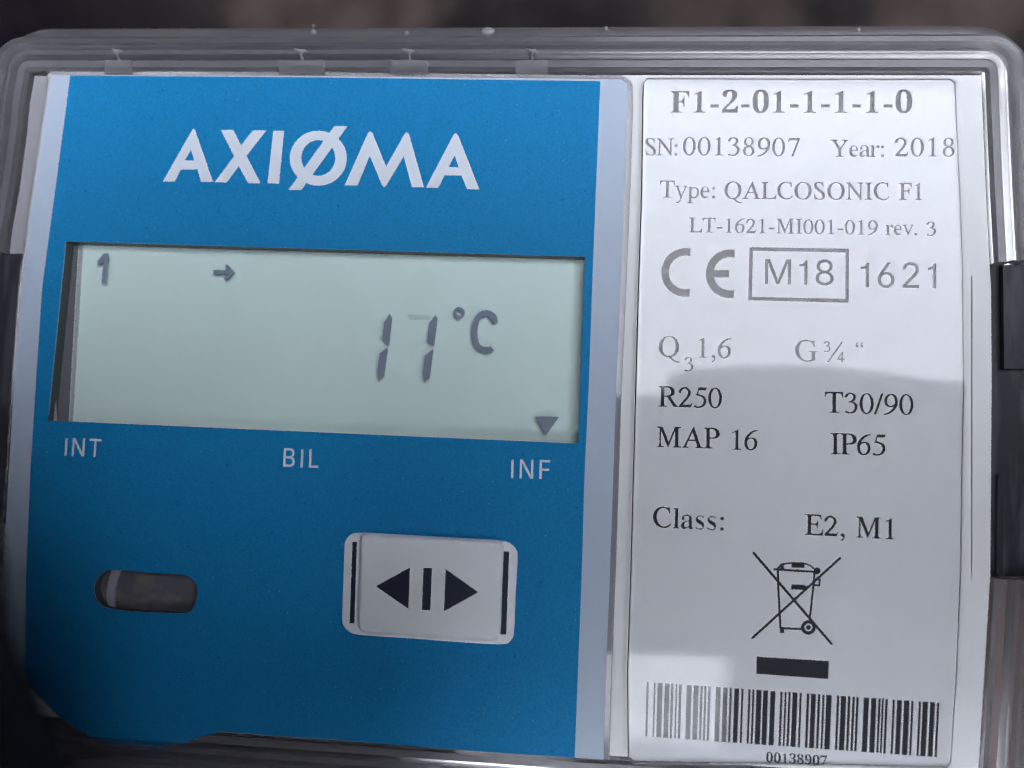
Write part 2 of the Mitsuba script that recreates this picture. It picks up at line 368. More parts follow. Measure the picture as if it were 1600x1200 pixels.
# ------------------------------------------------------------------ lettering
GLYPHS = {"C":[[[-47,339,-42,422,-17,504,3,542,50,607,118,662,193,695,266,707,347,702,450,675,471,678,486,700,507,696,519,495,498,496,497,511,492,529,488,531,482,558,467,586,442,619,401,652,363,667,310,675,272,672,234,662,199,645,168,624,141,597,110,551,93,513,73,440,68,385,70,340,88,247,92,244,105,199,135,144,176,96,211,68,259,43,327,28,363,28,416,38,461,58,497,83,553,152,572,140,575,131,522,58,475,20,432,0,379,-12,299,-15,206,3,143,30,108,53,58,95,3,171,-32,253]]],"E":[[[-59,673,-61,692,467,692,479,543,463,543,434,614,401,642,378,650,330,657,167,657,154,655,135,636,133,388,253,388,291,395,314,406,335,429,345,454,348,485,367,484,368,456,362,240,345,241,327,309,317,327,294,345,260,352,133,351,133,97,137,76,135,69,143,56,154,45,174,38,323,35,378,43,426,58,464,83,500,129,523,189,541,190,540,141,522,0,-52,3,-49,20,-12,23,12,33,25,49,32,85,32,593,22,638,12,652,-19,667]]],"F":[[[-56,672,-56,692,440,692,452,559,451,528,433,530,427,558,399,614,369,640,351,647,298,657,182,657,156,652,143,638,140,412,144,385,243,385,293,398,309,408,325,429,340,482,360,484,362,233,340,235,327,298,299,337,281,345,248,350,145,350,142,347,145,80,153,52,173,31,187,25,247,17,249,0,-44,0,-47,3,-44,20,-7,23,17,33,32,57,37,85,37,593,27,638,17,652,-7,665]]],"G":[[[-37,281,-47,384,-40,439,-10,525,38,597,68,627,115,662,156,682,213,700,274,707,319,708,387,697,497,660,523,658,549,673,561,700,574,700,580,679,578,662,590,494,586,488,570,488,542,549,522,577,484,614,444,642,403,660,348,672,275,672,214,655,171,627,141,597,123,571,103,533,85,478,75,423,72,348,88,254,103,209,107,207,125,161,166,106,209,68,256,40,297,25,365,15,408,18,464,38,489,58,497,74,500,243,492,286,477,304,443,315,396,318,393,337,679,337,680,322,629,312,605,286,600,255,600,200,608,59,602,48,544,18,484,-2,404,-15,334,-15,263,-5,178,23,143,40,68,95,18,155,-12,208]]],"I":[[[-56,672,-56,692,222,692,225,679,222,673,177,667,156,654,145,633,140,608,140,98,150,52,158,41,189,25,232,20,234,0,-44,0,-47,3,-44,20,-7,23,17,33,30,49,37,85,37,593,27,638,17,652,-7,665]]],"L":[[[-47,673,-46,692,227,691,225,673,192,670,163,654,150,626,152,621,148,608,148,125,150,79,163,51,182,40,210,35,348,35,431,48,469,65,492,86,520,131,540,194,559,195,547,0,-37,3,-37,20,1,23,29,36,42,57,47,85,47,585,40,631,27,652,3,665]]],"M":[[[-58,672,-60,689,-56,692,126,692,132,687,328,199,345,168,550,692,739,692,742,686,740,673,704,670,683,662,668,644,660,618,660,80,668,54,678,41,709,25,752,20,752,1,481,0,478,3,480,17,511,20,542,38,552,59,557,85,558,565,552,570,326,0,313,0,308,6,290,58,140,421,137,436,133,438,122,473,118,476,107,511,95,531,92,548,88,551,84,567,78,567,75,563,78,521,73,358,75,90,85,54,103,33,132,23,169,20,170,1,-52,0,-52,20,-7,25,14,38,25,57,30,85,35,603,30,628,14,652,-17,667]]],"N":[[[-59,673,-61,692,81,692,90,687,473,171,480,168,480,620,470,646,457,659,420,670,386,673,383,691,610,692,612,679,609,673,567,667,543,654,533,636,528,610,528,-9,524,-15,505,-15,490,3,432,87,400,123,342,207,83,547,78,543,78,98,83,62,93,43,109,30,137,23,174,20,177,1,-52,3,-49,20,-7,25,17,38,27,57,32,85,35,603,22,631,2,652,-24,667]]],"O":[[[-47,365,-35,439,-12,504,8,542,48,597,70,620,125,662,181,690,241,705,306,707,374,697,450,667,490,642,547,587,585,529,605,484,625,401,627,326,620,271,602,206,555,113,507,58,455,20,399,-2,331,-15,271,-15,208,-5,135,23,88,53,33,106,-5,163,-25,208,-45,291],[73,370,73,292,78,254,105,154,138,96,183,51,237,23,275,15,312,15,361,28,404,56,424,76,452,114,482,177,500,242,510,325,510,373,505,394,505,428,498,448,500,455,480,529,475,531,467,558,452,586,414,632,374,660,310,677,252,672,209,655,183,637,168,624,133,579,100,513,80,441]]],"P":[[[-59,673,-61,692,236,692,309,682,349,670,397,642,427,612,450,577,467,522,470,466,452,418,440,400,409,373,372,353,309,335,249,330,140,330,133,323,135,69,151,41,166,30,195,23,239,20,239,0,-49,0,-52,3,-49,20,-2,25,19,38,30,65,32,593,22,638,9,654,-19,667],[132,385,141,366,149,363,233,363,296,380,319,396,340,419,350,442,357,482,355,520,345,558,317,609,279,642,256,652,200,662,159,660,140,646,133,618]]],"R":[[[-59,673,-61,692,256,692,319,685,369,670,430,632,462,594,480,559,490,521,487,463,470,428,442,398,397,370,342,352,338,347,523,78,571,33,594,23,622,20,622,0,463,3,242,334,235,340,162,342,137,342,133,330,133,125,138,69,145,51,164,30,197,20,234,20,235,1,-50,0,-52,14,-49,20,-24,20,3,28,14,36,25,49,32,75,32,593,22,638,9,654,-19,667],[133,608,134,375,165,373,238,373,271,378,329,400,357,429,375,472,375,521,352,586,311,630,276,647,233,657,167,657,143,644]]],"S":[[[-19,567,-17,599,-7,635,23,672,56,692,99,705,164,707,204,702,274,680,290,680,304,686,315,705,332,704,342,631,340,625,345,614,345,580,350,566,350,532,355,521,354,500,338,503,325,549,279,622,244,652,206,670,145,675,106,662,86,644,78,629,72,590,80,552,108,503,163,448,330,310,360,272,390,217,405,151,405,114,397,83,370,38,337,10,284,-10,224,-15,148,-5,68,20,50,20,36,14,28,3,24,-12,8,-12,-2,51,0,58,-5,69,-10,140,-17,171,-19,217,0,217,5,189,10,187,20,154,56,96,104,50,159,23,205,15,238,18,281,38,307,74,315,102,315,130,292,196,254,244,194,299,88,383,33,440,-2,496,-15,531,-13,538]]],"T":[[[-74,525,-76,692,497,692,505,641,503,625,507,614,505,597,512,549,511,520,493,523,472,594,442,632,424,642,375,655,285,655,273,635,275,429,270,125,275,70,288,41,301,30,327,23,386,20,390,11,387,0,76,0,73,3,73,20,118,23,152,38,162,57,167,82,172,150,172,630,167,647,153,655,65,655,4,640,-27,617,-42,591,-55,533,-53,526]]],"Y":[[[-161,673,-161,692,137,692,135,673,76,662,65,646,68,624,123,531,240,353,367,559,390,612,390,641,382,652,351,667,298,673,298,692,535,692,535,670,517,667,493,654,445,596,268,306,268,70,273,52,286,33,302,25,377,17,380,11,377,0,70,3,73,17,139,28,154,38,162,54,168,83,167,298,2,559,-38,614,-94,660,-127,670]]],"A":[[[-129,7,-129,20,-107,20,-74,33,-35,74,-35,82,-25,94,-10,134,0,146,0,154,40,231,238,662,260,707,280,707,290,687,315,602,335,554,333,549,375,437,375,424,395,377,400,352,420,304,418,299,437,252,498,69,529,35,564,23,602,20,609,1,330,0,325,8,326,20,360,20,376,25,392,42,392,73,385,106,340,226,342,231,337,235,102,235,88,227,33,103,25,57,35,36,46,28,77,20,107,20,111,0,-124,0],[112,278,115,272,325,274,322,291,305,331,305,343,285,391,287,396,236,540,220,516]]],"Q":[[[355,-67,298,-15,208,-5,156,13,88,53,33,106,-5,163,-25,208,-45,291,-47,365,-35,439,-12,504,8,542,48,597,125,662,181,690,241,705,306,707,374,697,424,680,490,642,547,587,585,529,605,484,625,401,627,326,620,271,602,206,555,113,507,58,455,20,399,-2,373,-7,442,-67,507,-111,579,-143,643,-149,656,-159,656,-171,639,-183,605,-187,567,-183,530,-174,447,-134],[269,16,266,25,269,34,295,45,324,40,343,23,361,28,404,56,424,76,452,114,482,177,500,242,510,325,510,373,505,394,505,428,498,448,500,455,480,529,475,531,467,558,452,586,414,632,374,660,310,677,252,672,209,655,168,624,133,579,100,513,80,441,73,385,73,292,83,227,105,154,110,152,120,124,138,96,183,51,237,23]]],"l":[[[56,0,55,24,89,33,97,41,105,63,105,615,100,636,89,647,58,656,58,676,194,677,195,77,203,41,222,28,242,25,242,1]]],"e":[[[58,192,58,271,75,342,103,392,150,440,186,460,216,470,244,472,282,462,312,447,355,407,380,362,390,329,395,296,394,248,150,245,150,207,158,162,173,121,201,85,227,70,260,63,335,63,375,75,357,50,322,20,292,3,244,-12,198,-7,160,10,120,43,93,80,70,131],[150,355,148,290,152,285,326,285,327,353,322,391,312,419,301,432,275,442,207,442,191,437,173,422,160,398]]],"a":[[[58,77,58,111,65,139,78,162,103,190,135,212,181,235,322,285,322,383,310,416,299,427,262,440,175,440,141,430,133,421,130,405,155,364,157,331,145,305,116,288,90,305,78,334,78,372,98,412,125,437,158,455,226,472,266,472,309,465,360,442,392,405,410,346,413,62,418,53,427,50,459,50,465,40,422,3,384,-12,353,-2,340,10,322,50,272,50,242,25,207,5,172,-7,134,-10,108,0,83,20,65,48],[153,150,153,97,163,69,176,55,189,50,260,50,276,55,302,71,322,92,322,252,270,252,206,227,186,212,160,176]]],"r":[[[254,388,265,410,290,437,318,457,346,470,375,462,395,442,405,417,402,368,382,343,369,335,350,350,334,374,321,385]],[[56,0,55,24,89,33,97,41,105,63,105,400,102,414,92,429,58,438,58,459,61,462,191,462,193,379,230,376,208,346,198,310,198,65,205,44,214,35,247,25,267,25,270,1]]],"s":[[[80,83,121,43,167,23,255,23,289,35,302,49,312,70,312,100,300,126,264,155,158,208,113,245,88,288,83,311,83,349,90,382,105,412,135,445,166,462,198,472,216,472,282,455,337,455,336,395,309,422,278,437,177,440,156,432,138,414,130,387,138,356,161,333,285,270,310,252,340,220,355,182,357,114,350,81,330,43,302,15,272,-2,239,-12,218,-12,148,12,81,13]]],"v":[[[4,473,1,487,199,487,200,475,174,473,158,466,152,456,152,443,176,368,275,106,390,353,419,427,420,449,411,462,390,471,360,473,356,487,510,485,510,474,492,469,480,460,455,420,262,-8,246,-8,232,26,80,435,56,462,32,471]]],"y":[[[141,-220,91,-217,77,-207,71,-190,76,-175,92,-162,114,-161,132,-171,139,-188,173,-170,210,-116,254,-8,246,-8,232,26,80,435,56,462,32,471,4,473,1,487,199,487,200,475,174,473,158,466,152,456,152,443,176,368,275,106,390,353,419,427,420,449,411,462,390,471,360,473,356,487,508,487,510,474,492,469,480,460,455,420,281,36,296,30,299,15,229,-148,203,-185,176,-208]]],"p":[[[245,-202,245,-217,8,-217,8,-202,65,-190,85,-165,85,415,9,405,9,412,150,460,163,460,163,413,205,435,266,445,322,438,376,416,412,389,435,359,450,325,461,277,463,208,451,140,422,79,384,36,334,4,275,-10,216,-6,163,16,163,-165,185,-190],[163,75,180,69,228,31,250,22,268,22,296,33,326,56,353,88,370,119,382,153,390,199,392,247,386,294,373,336,356,364,336,385,307,403,269,413,241,407,213,385,183,343,163,335]]],"0":[[[476,314,466,231,444,154,410,87,366,35,316,1,261,-14,206,-7,153,19,107,64,68,125,41,199,26,280,25,365,37,447,62,523,98,587,124,618,153,643,184,661,217,672,250,676,283,672,316,661,347,643,376,618,402,587,444,508,469,415],[390,347,386,408,373,480,358,531,333,585,304,623,277,641,243,647,216,638,178,602,142,531,118,437,110,331,118,225,142,131,178,60,216,24,243,15,277,21,310,45,339,87,358,131,377,196,387,269]]],"1":[[[325,26,394,16,394,0,118,0,118,16,190,26,213,70,213,560,205,588,165,592,111,572,111,590,285,676,297,676,297,70]]],"2":[[[385,78,425,92,458,145,475,145,422,0,30,0,30,22,43,35,30,44,30,56,181,227,250,314,302,398,326,470,328,505,324,530,301,576,261,614,232,630,212,635,170,622,129,586,105,548,97,524,97,498,90,489,73,482,51,480,30,484,17,491,12,508,16,536,37,584,76,626,128,659,172,672,223,675,271,666,319,644,359,614,387,580,404,544,412,496,408,458,396,418,349,330,275,231,140,78]]],"3":[[[111,41,148,28,191,21,221,25,251,39,282,61,310,91,330,127,344,174,349,211,348,245,337,275,318,302,291,325,253,346,211,359,166,362,154,368,148,377,159,389,193,395,228,414,261,445,282,475,295,509,299,544,292,578,275,607,255,625,233,637,205,644,185,642,158,630,134,608,118,584,93,531,73,525,50,524,30,529,20,538,32,575,48,605,70,630,97,651,129,666,164,674,211,676,249,671,290,659,325,640,351,617,371,583,378,529,364,476,325,421,274,384,315,369,355,348,391,320,411,296,426,269,433,241,428,171,412,121,384,74,344,35,292,6,231,-11,166,-12,120,-5,40,16,23,29,27,37,39,43,48,61,70,70,99,63,108,53]]],"4":[[[472,232,472,160,372,160,372,0,292,0,292,160,14,160,14,188,9,200,14,212,14,232,27,232,312,664,330,676,372,676,372,232],[292,232,292,546,85,232]]],"5":[[[105,39,146,29,182,30,229,45,268,68,296,94,317,125,334,167,344,215,343,253,334,284,311,320,281,349,246,371,199,389,132,405,112,400,111,408,88,414,77,426,77,434,83,442,109,451,164,656,171,663,182,664,185,676,440,676,402,590,178,590,141,449,200,455,200,438,268,418,320,394,364,363,394,331,421,280,429,234,421,175,398,114,366,69,329,37,276,8,218,-10,159,-16,104,-11,33,13,19,21,13,31,18,42,35,51,44,62,64,70,92,62]]],"6":[[[70,91,53,126,40,175,34,235,36,294,44,342,58,390,79,436,107,480,148,530,189,570,242,612,290,641,343,664,401,679,446,683,477,675,482,667,475,660,418,647,377,632,325,604,274,566,201,489,172,447,147,399,221,421,302,425,366,408,390,393,415,369,435,340,449,307,457,265,461,215,450,143,417,77,385,40,341,12,288,-5,227,-9,184,-3,140,17,99,51],[241,391,186,366,122,314,118,254,126,167,148,105,190,49,214,31,239,21,269,28,294,42,336,84,366,146,377,215,367,296,356,327,340,354,314,380,289,394,270,396]]],"9":[[[430,571,447,536,460,487,466,427,464,368,456,320,442,272,421,226,393,182,352,132,311,92,258,50,210,21,157,-2,99,-17,54,-21,23,-13,18,-5,25,2,82,15,123,30,175,58,226,96,299,173,328,215,353,263,279,241,198,237,134,254,110,269,85,293,65,322,51,355,43,397,39,447,50,519,83,585,115,622,159,650,212,667,273,671,316,665,360,645,401,611],[259,271,314,296,378,348,382,408,374,495,352,557,310,613,286,631,261,641,231,634,206,620,164,578,134,516,123,447,133,366,144,335,160,308,186,282,211,268,230,266]]],"7":[[[20,510,79,662,450,662,450,640,228,-8,160,-8,372,582,130,580,85,565,37,505]]],"8":[[[447,152,433,99,396,46,342,7,287,-11,219,-13,162,3,107,39,72,83,54,125,48,170,52,206,67,249,93,287,129,319,171,341,217,353,167,369,126,398,96,436,79,481,77,529,93,583,121,622,160,653,190,666,231,675,265,675,298,669,329,657,357,639,381,616,400,590,415,553,420,513,415,473,403,443,381,410,350,382,314,362,279,353,315,344,351,329,382,307,409,280,439,224,447,188],[369,180,356,238,338,269,321,289,295,308,272,317,224,317,201,308,175,289,158,269,140,238,127,180,133,113,158,61,190,28,230,12,272,13,316,36,346,73,366,127],[348,529,342,561,331,592,299,633,282,645,258,652,238,652,214,645,192,630,174,608,152,555,150,488,168,433,188,404,219,383,248,377,282,385,308,404,331,438,345,481]]],".":[[[183,48,179,27,166,8,147,-4,125,-8,103,-4,84,8,71,27,67,48,71,69,84,88,103,100,125,104,147,100,166,88,179,69]]],":":[[[197,45,191,24,178,7,159,-5,136,-8,114,-3,96,10,84,29,81,51,87,72,100,89,119,101,142,104,164,99,182,86,194,67]],[[197,402,191,381,178,364,159,352,136,349,114,354,96,367,84,386,81,408,87,429,100,446,119,458,142,461,164,456,182,443,194,424]]],",":[[[79,-143,66,-137,64,-127,114,-64,128,-33,133,-3,104,-5,76,8,60,30,58,59,67,78,83,93,104,101,126,101,154,88,170,66,177,7,174,-24,161,-64,135,-104,101,-139]]],"/":[[[-9,-14,222,676,287,676,58,-14]]],"-":[[[285,190,39,190,39,260,285,260]]],"“":[[[337,682,347,676,349,668,306,615,294,588,290,563,315,564,338,553,351,535,353,510,346,494,332,481,315,474,295,474,272,485,259,504,253,554,255,580,266,614,288,648,317,678]],[[147,682,157,676,159,668,116,615,104,588,100,563,125,564,148,553,161,535,163,510,156,494,142,481,125,474,105,474,82,485,69,504,63,554,65,580,76,614,98,648,127,678]]],"b0":[[[36,295,35,424,48,517,75,602,103,647,123,670,155,695,203,715,239,722,291,725,347,717,377,707,412,687,447,655,487,589,512,507,525,404,525,314,515,223,495,146,470,93,425,38,372,5,306,-10,254,-10,218,-5,163,15,140,30,105,65,70,126,48,201],[190,268,203,152,225,86,241,68,269,55,291,55,316,65,342,99,360,170,370,287,370,428,362,528,350,596,329,637,298,657,277,660,246,649,223,624,208,586,198,533,190,448]]],"b1":[[[345,40,432,24,432,0,65,0,65,24,150,40,180,90,180,560,150,585,65,560,65,585,180,635,180,640,190,640,300,688,312,688,312,90]]],"b2":[[[36,0,35,105,212,283,280,366,322,449,337,532,332,603,314,639,291,657,276,662,242,662,211,649,185,616,170,558,167,490,126,493,91,503,58,525,43,556,40,609,53,642,80,675,110,695,189,720,246,725,309,722,372,710,412,692,455,657,482,607,487,581,487,534,475,486,437,420,390,363,135,112,388,113,417,128,435,149,445,172,453,210,511,210,507,1]]],"b3":[[[28,100,30,134,45,162,83,185,111,187,118,142,125,122,154,85,179,70,217,60,278,65,314,83,337,109,352,144,360,197,357,233,345,269,337,282,301,315,248,335,143,339,143,400,225,400,251,405,284,421,312,451,332,507,335,570,327,606,310,639,294,652,268,662,234,662,206,649,190,631,178,606,168,555,165,508,146,508,86,520,60,535,48,550,38,573,35,601,43,634,53,652,80,680,113,700,168,717,204,722,271,725,339,717,389,702,427,682,460,652,485,599,488,536,482,513,465,473,437,440,395,408,345,382,407,360,447,337,482,305,502,272,512,231,512,176,502,128,477,80,440,43,384,13,301,-7,206,-10,131,3,75,28,43,60]]],"b8":[[[31,160,30,201,35,229,58,275,103,317,173,361,123,398,95,425,75,453,58,496,52,526,55,577,65,612,88,652,120,682,161,705,236,722,299,725,359,717,399,705,437,682,470,647,487,614,497,574,495,513,480,475,447,440,368,387,425,355,462,327,492,297,517,254,530,194,527,153,512,103,490,68,442,28,412,13,362,-2,306,-10,241,-10,198,-5,141,13,80,53,58,80,43,111],[165,200,168,142,175,116,188,94,208,71,247,50,298,48,323,55,359,81,372,99,387,140,390,188,377,226,347,262,289,300,249,320,242,320,206,289,178,249],[197,528,208,491,238,458,286,428,306,423,347,458,367,502,372,563,367,591,355,621,324,654,298,665,262,665,236,655,210,626,198,593]]],"b9":[[[36,452,38,531,55,595,90,652,123,682,156,702,226,722,271,725,317,720,359,707,390,692,440,650,475,597,500,529,512,451,515,371,505,264,490,198,457,120,412,60,382,35,339,10,302,-2,254,-10,196,-10,153,-2,113,15,90,33,68,71,63,111,78,145,108,160,112,159,130,116,146,93,169,70,194,58,220,53,256,55,281,65,307,86,332,124,352,179,365,240,372,335,369,337,342,310,320,295,272,278,206,275,158,285,113,308,68,353,45,401],[182,458,188,417,200,386,221,363,239,353,258,348,293,348,311,353,332,363,362,394,372,412,372,462,360,556,340,609,306,647,278,657,249,655,228,644,205,619,190,583,183,545]]],"b7":[[[46,505,45,599,51,715,525,714,522,653,249,0,165,1,430,603,144,602,133,597,115,576,105,505]]],"bF":[[[21,655,22,678,585,677,584,475,563,476,550,531,524,582,499,607,466,625,400,640,317,642,284,635,273,618,270,373,274,368,298,368,338,375,372,393,387,408,402,434,415,469,423,514,450,514,450,175,423,178,422,195,407,256,392,286,377,304,354,320,323,330,270,330,270,112,278,67,283,56,309,35,382,25,382,0,23,1,25,27,71,35,94,51,110,92,110,587,97,624,86,635,58,647]]],"b-":[[[290,165,39,165,39,262,290,262]]],"sM":[[[89,0,88,727,222,725,405,257,452,113,457,117,503,262,683,727,815,727,815,0,725,1,725,612,720,608,657,421,491,0,410,1,238,436,182,601,176,604,175,1]]],"s1":[[[75,590,160,600,215,640,240,706,303,706,303,0,215,0,215,545,150,525,75,520]]],"s8":[[[76,170,78,232,88,267,103,297,128,330,158,355,215,380,175,398,150,418,123,455,110,486,103,524,105,582,115,615,143,660,168,685,200,707,251,727,289,735,361,735,389,730,427,717,475,690,517,645,537,604,547,546,545,514,530,463,507,428,470,395,435,380,487,357,507,342,545,300,567,252,575,214,572,156,560,116,535,75,487,33,422,3,354,-10,296,-10,246,-2,206,10,170,28,148,43,115,75,88,121],[169,178,175,152,190,124,226,93,285,73,348,70,404,83,432,98,457,121,480,167,482,215,467,261,431,302,373,330,345,335,305,335,277,330,234,312,193,277,170,228],[194,510,200,487,216,461,256,428,297,415,353,415,381,423,409,438,445,479,457,520,455,568,439,604,401,640,371,652,343,657,289,655,244,637,208,601,193,560]]],"s6":[[[98,171,93,254,98,287,113,337,138,392,183,467,361,727,459,727,258,430,263,428,286,440,319,447,361,447,404,440,462,415,515,365,537,324,550,284,555,249,555,199,550,166,535,121,515,85,467,35,399,0,349,-10,299,-10,248,0,188,30,143,73,123,103],[183,253,188,172,200,141,236,98,271,78,297,70,328,68,363,73,412,98,432,119,452,151,465,195,465,253,460,276,432,329,396,360,343,377,282,372,234,347,203,311]]],"s2":[[[94,0,93,70,394,398,432,451,445,477,455,517,452,566,435,604,404,635,363,652,338,657,300,657,267,650,234,632,208,607,193,578,185,550,184,523,95,523,98,564,113,614,135,652,160,680,185,700,223,720,276,735,346,738,419,720,445,707,485,677,505,655,530,612,540,579,545,536,537,478,510,415,457,343,220,85,554,82,555,1]]],"sI":[[[185,0,90,0,90,700,185,700]]],"sN":[[[89,0,88,727,200,725,505,245,575,120,573,726,664,727,665,1,556,0,550,5,273,440,178,602,180,1]]],"sT":[[[49,645,49,727,597,727,597,645,370,643,369,0,278,1,277,644]]],"sB":[[[89,0,88,727,374,727,442,715,485,695,532,652,557,607,567,566,567,501,557,465,532,428,505,405,451,382,450,377,489,367,530,345,560,315,585,272,597,219,597,171,590,133,572,93,535,50,510,33,477,18,429,5,389,0],[180,85,380,83,426,90,456,103,490,134,507,174,507,218,490,264,457,299,441,310,393,327,181,330],[180,410,345,408,391,415,424,430,459,463,475,494,480,548,465,591,429,627,383,642,181,645]]],"sL":[[[89,0,88,726,179,727,180,84,516,82,517,1]]],"sF":[[[89,0,88,727,527,727,526,645,180,644,181,398,494,397,495,316,181,314,180,1]]],"sC":[[[65,279,60,401,68,462,85,527,105,572,135,620,180,667,210,690,258,715,331,735,411,738,459,730,507,715,555,690,595,657,627,620,657,564,674,500,583,500,557,564,522,604,496,622,453,642,420,650,342,650,291,635,236,599,195,551,163,478,150,410,150,317,158,269,170,227,195,176,221,143,249,118,291,93,360,75,420,78,466,90,511,115,539,141,560,169,583,227,675,227,657,163,617,95,575,53,512,15,432,-7,354,-10,271,8,203,43,145,95,110,145,88,193]]]}
ADV = {**{c: 500 for c in '0123456789'}, 'F': 556, 'S': 556, 'N': 722, ':': 278, 'Y': 722, 'e': 444, 'a': 444, 'r': 340, ' ': 250, 'T': 611, 'y': 500, 'p': 500, 'Q': 722, 'A': 722, 'L': 611,
       'C': 667, 'O': 722, 'I': 333, '-': 333, 'M': 889, 'v': 500, '.': 250, 'G': 722, 'P': 556, 'R': 667, '/': 278, 'E': 611, 'l': 278, 's': 389, ',': 250, '“': 444,
       **{'b' + c: 500 for c in '01238907'}, 'bF': 611, 'b-': 333, 'sM': 870, 's1': 420, 's8': 640, 's6': 640, 's2': 620, 'sI': 275, 'sN': 770, 'sT': 680, 'sB': 680, 'sL': 590, 'sF': 620}


def glyph(k):
    g = unary_union([Polygon(np.reshape(p[0], (-1, 2)), [np.reshape(h, (-1, 2)) for h in p[1:]]).buffer(0) for p in GLYPHS[k]])
    return g


GS = {k: glyph(k) for k in GLYPHS}


def text(keys, x0, y0, x1, y1, cap, z, unit=662.0, squeeze=None, weight=0.0):
    """Glyphs from ink edge (x0, y0) to ink edge (x1, y1), both pixels on the baseline; cap: capital height in pixels."""
    a, b = at(x0, y0, z), at(x1, y1, z)
    top = at((x0 + x1) / 2, (y0 + y1) / 2 - cap, z) - at((x0 + x1) / 2, (y0 + y1) / 2, z)
    s = np.linalg.norm(top) / unit
    length = np.linalg.norm(b - a)
    ex = (b - a) / length; ey = np.array([-ex[1], ex[0]])
    if squeeze: sx = s * squeeze
    else: sx = s
    pos, x = [], 0.0
    for k in keys:
        if k == ' ':
            x += ADV[' '] * sx; pos.append(None); continue
        g = GS[k]; bb = g.bounds; w = (bb[2] - bb[0]) * sx
        pos.append(x + ADV[k] * sx / 2 - w / 2); x += ADV[k] * sx
    solid = [i for i, p in enumerate(pos) if p is not None]
    first = pos[solid[0]]
    lastb = GS[keys[solid[-1]]].bounds
    end = pos[solid[-1]] + (lastb[2] - lastb[0]) * sx
    extra = (length - (end - first)) / max(1, len(keys) - 1) if len(keys) > 1 else 0
    out = []
    for i, k in enumerate(keys):
        if pos[i] is None: continue
        g = GS[k]; bb = g.bounds
        ox = pos[i] - first + extra * i - bb[0] * sx
        m = [ex[0] * sx, ey[0] * s, ex[1] * sx, ey[1] * s, a[0] + ex[0] * ox, a[1] + ex[1] * ox]
        q = affinity.affine_transform(g, m)
        out.append(q.buffer(weight) if weight else q)
    return unary_union(out)


sans = lambda t: ['s' + c for c in t]
boldk = lambda t: ['b' + c for c in t]
for t, x0, y0, x1, y1, cap, sq in (('INT', 101, 711.8, 157, 714.3, 28, .9), ('BIL', 442.5, 728.8, 497.5, 731, 28.7, .9), ('INF', 798.5, 746.8, 858.7, 748.7, 29.5, .9)):
    obj('heat_meter__face_film__lettering', prism(text(sans(t), x0, y0, x1, y1, cap, 0, 727, sq, 0.012), 0.04, 0.06), 'white_print', label='small white word ' + t + ' below the display')

# ------------------------------------------------------------------ display
ZR, ZS = -1.9, -1.15
obj('heat_meter__display', prism(lcd_hole.buffer(0.6), ZR - 0.3, ZR), 'lcd_reflector', label='grey-green liquid crystal display')
ring = lcd_hole.buffer(0.6).difference(lcd_hole.buffer(0.02))
obj('heat_meter__display__frame', prism(ring, ZR + 0.02, -0.22), 'frame_dark')
for xs, mt, say in (((90, 123, 107, 60), 'shade_strip_dark', 'dark grey strip of painted shade at the left end of the display'), ((124.5, 131, 113.5, 108.2), 'shade_strip_pale', 'paler edge of the painted shade strip')):  # soft shade at the left end, painted as two strips
    shade_poly = Polygon([at(xs[0], 370, ZR), at(xs[1], 372, ZR), at(xs[2], 668, ZR), at(xs[3], 668, ZR)])
    obj('heat_meter__display__shade_strip', prism(shade_poly.intersection(lcd_hole.buffer(0.4)), ZR + 0.01, ZR + (0.16 if mt == 'shade_strip_dark' else 0.06)), mt, label=say)


def seg(pts, o, k):
    return Polygon([at(x, y, ZS) for x, y in zoomed(pts, *o, k)])


z7 = ((570, 470), 6.957)
segs = [[(270, 140), (297, 190), (290, 260), (265, 485), (240, 478), (188, 405), (210, 235)], [(250, 505), (252, 520), (210, 825), (148, 868), (138, 745), (162, 570)],
        [(765, 157), (790, 190), (783, 270), (752, 497), (735, 490), (677, 435), (703, 240)], [(742, 522), (746, 540), (705, 845), (645, 885), (630, 790), (655, 595)]]
for s in segs:
    obj('heat_meter__display__segment', prism(seg(s, *z7), ZS, ZS + 0.03), 'lcd_segment')
obj('heat_meter__display__segment', prism(seg([(445, 140), (715, 150), (690, 198), (480, 195)], *z7), ZR + 0.005, ZR + 0.02), 'lcd_faint', label='faint unlit segment')
deg = seg(ellipse_px(1024, 130, 62, 62), *z7).difference(seg(ellipse_px(1024, 130, 29, 29), *z7))
cpath = LineString([at(*p, ZS) for p in zoomed([tuple(q) for q in smooth_poly([(1415, 240), (1385, 160), (1310, 133), (1228, 185), (1190, 330), (1218, 480), (1300, 532), (1395, 498)], 8)[:56]], *z7[0], z7[1])])
cmark = cpath.buffer(0.0325 / MM * 0 + 33 / 6.957 * 0.0715, cap_style=2)
obj('heat_meter__display__unit_sign', prism(unary_union([deg, cmark]), ZS, ZS + 0.03), 'lcd_segment', label='degree sign and letter C')
one = seg([(650, 383), (678, 383), (662, 573), (635, 573), (648, 440), (607, 460), (610, 430)], (0, 300), 4)
obj('heat_meter__display__digit', prism(one, ZS, ZS + 0.03), 'lcd_segment', label='small digit 1 at the top left of the display')
arrow = seg([(1333, 487), (1410, 489), (1410, 452), (1424, 455), (1470, 504), (1412, 555), (1398, 542), (1424, 515), (1333, 513)], (0, 300), 4)
obj('heat_meter__display__arrow', prism(arrow, ZS, ZS + 0.03), 'lcd_segment', label='small right-pointing arrow')
tri = seg([(143, 203), (295, 205), (212, 322)], (800, 600), 4)
obj('heat_meter__display__triangle', prism(tri, ZS, ZS + 0.03), 'lcd_segment', label='small triangle pointing down to the word INF')

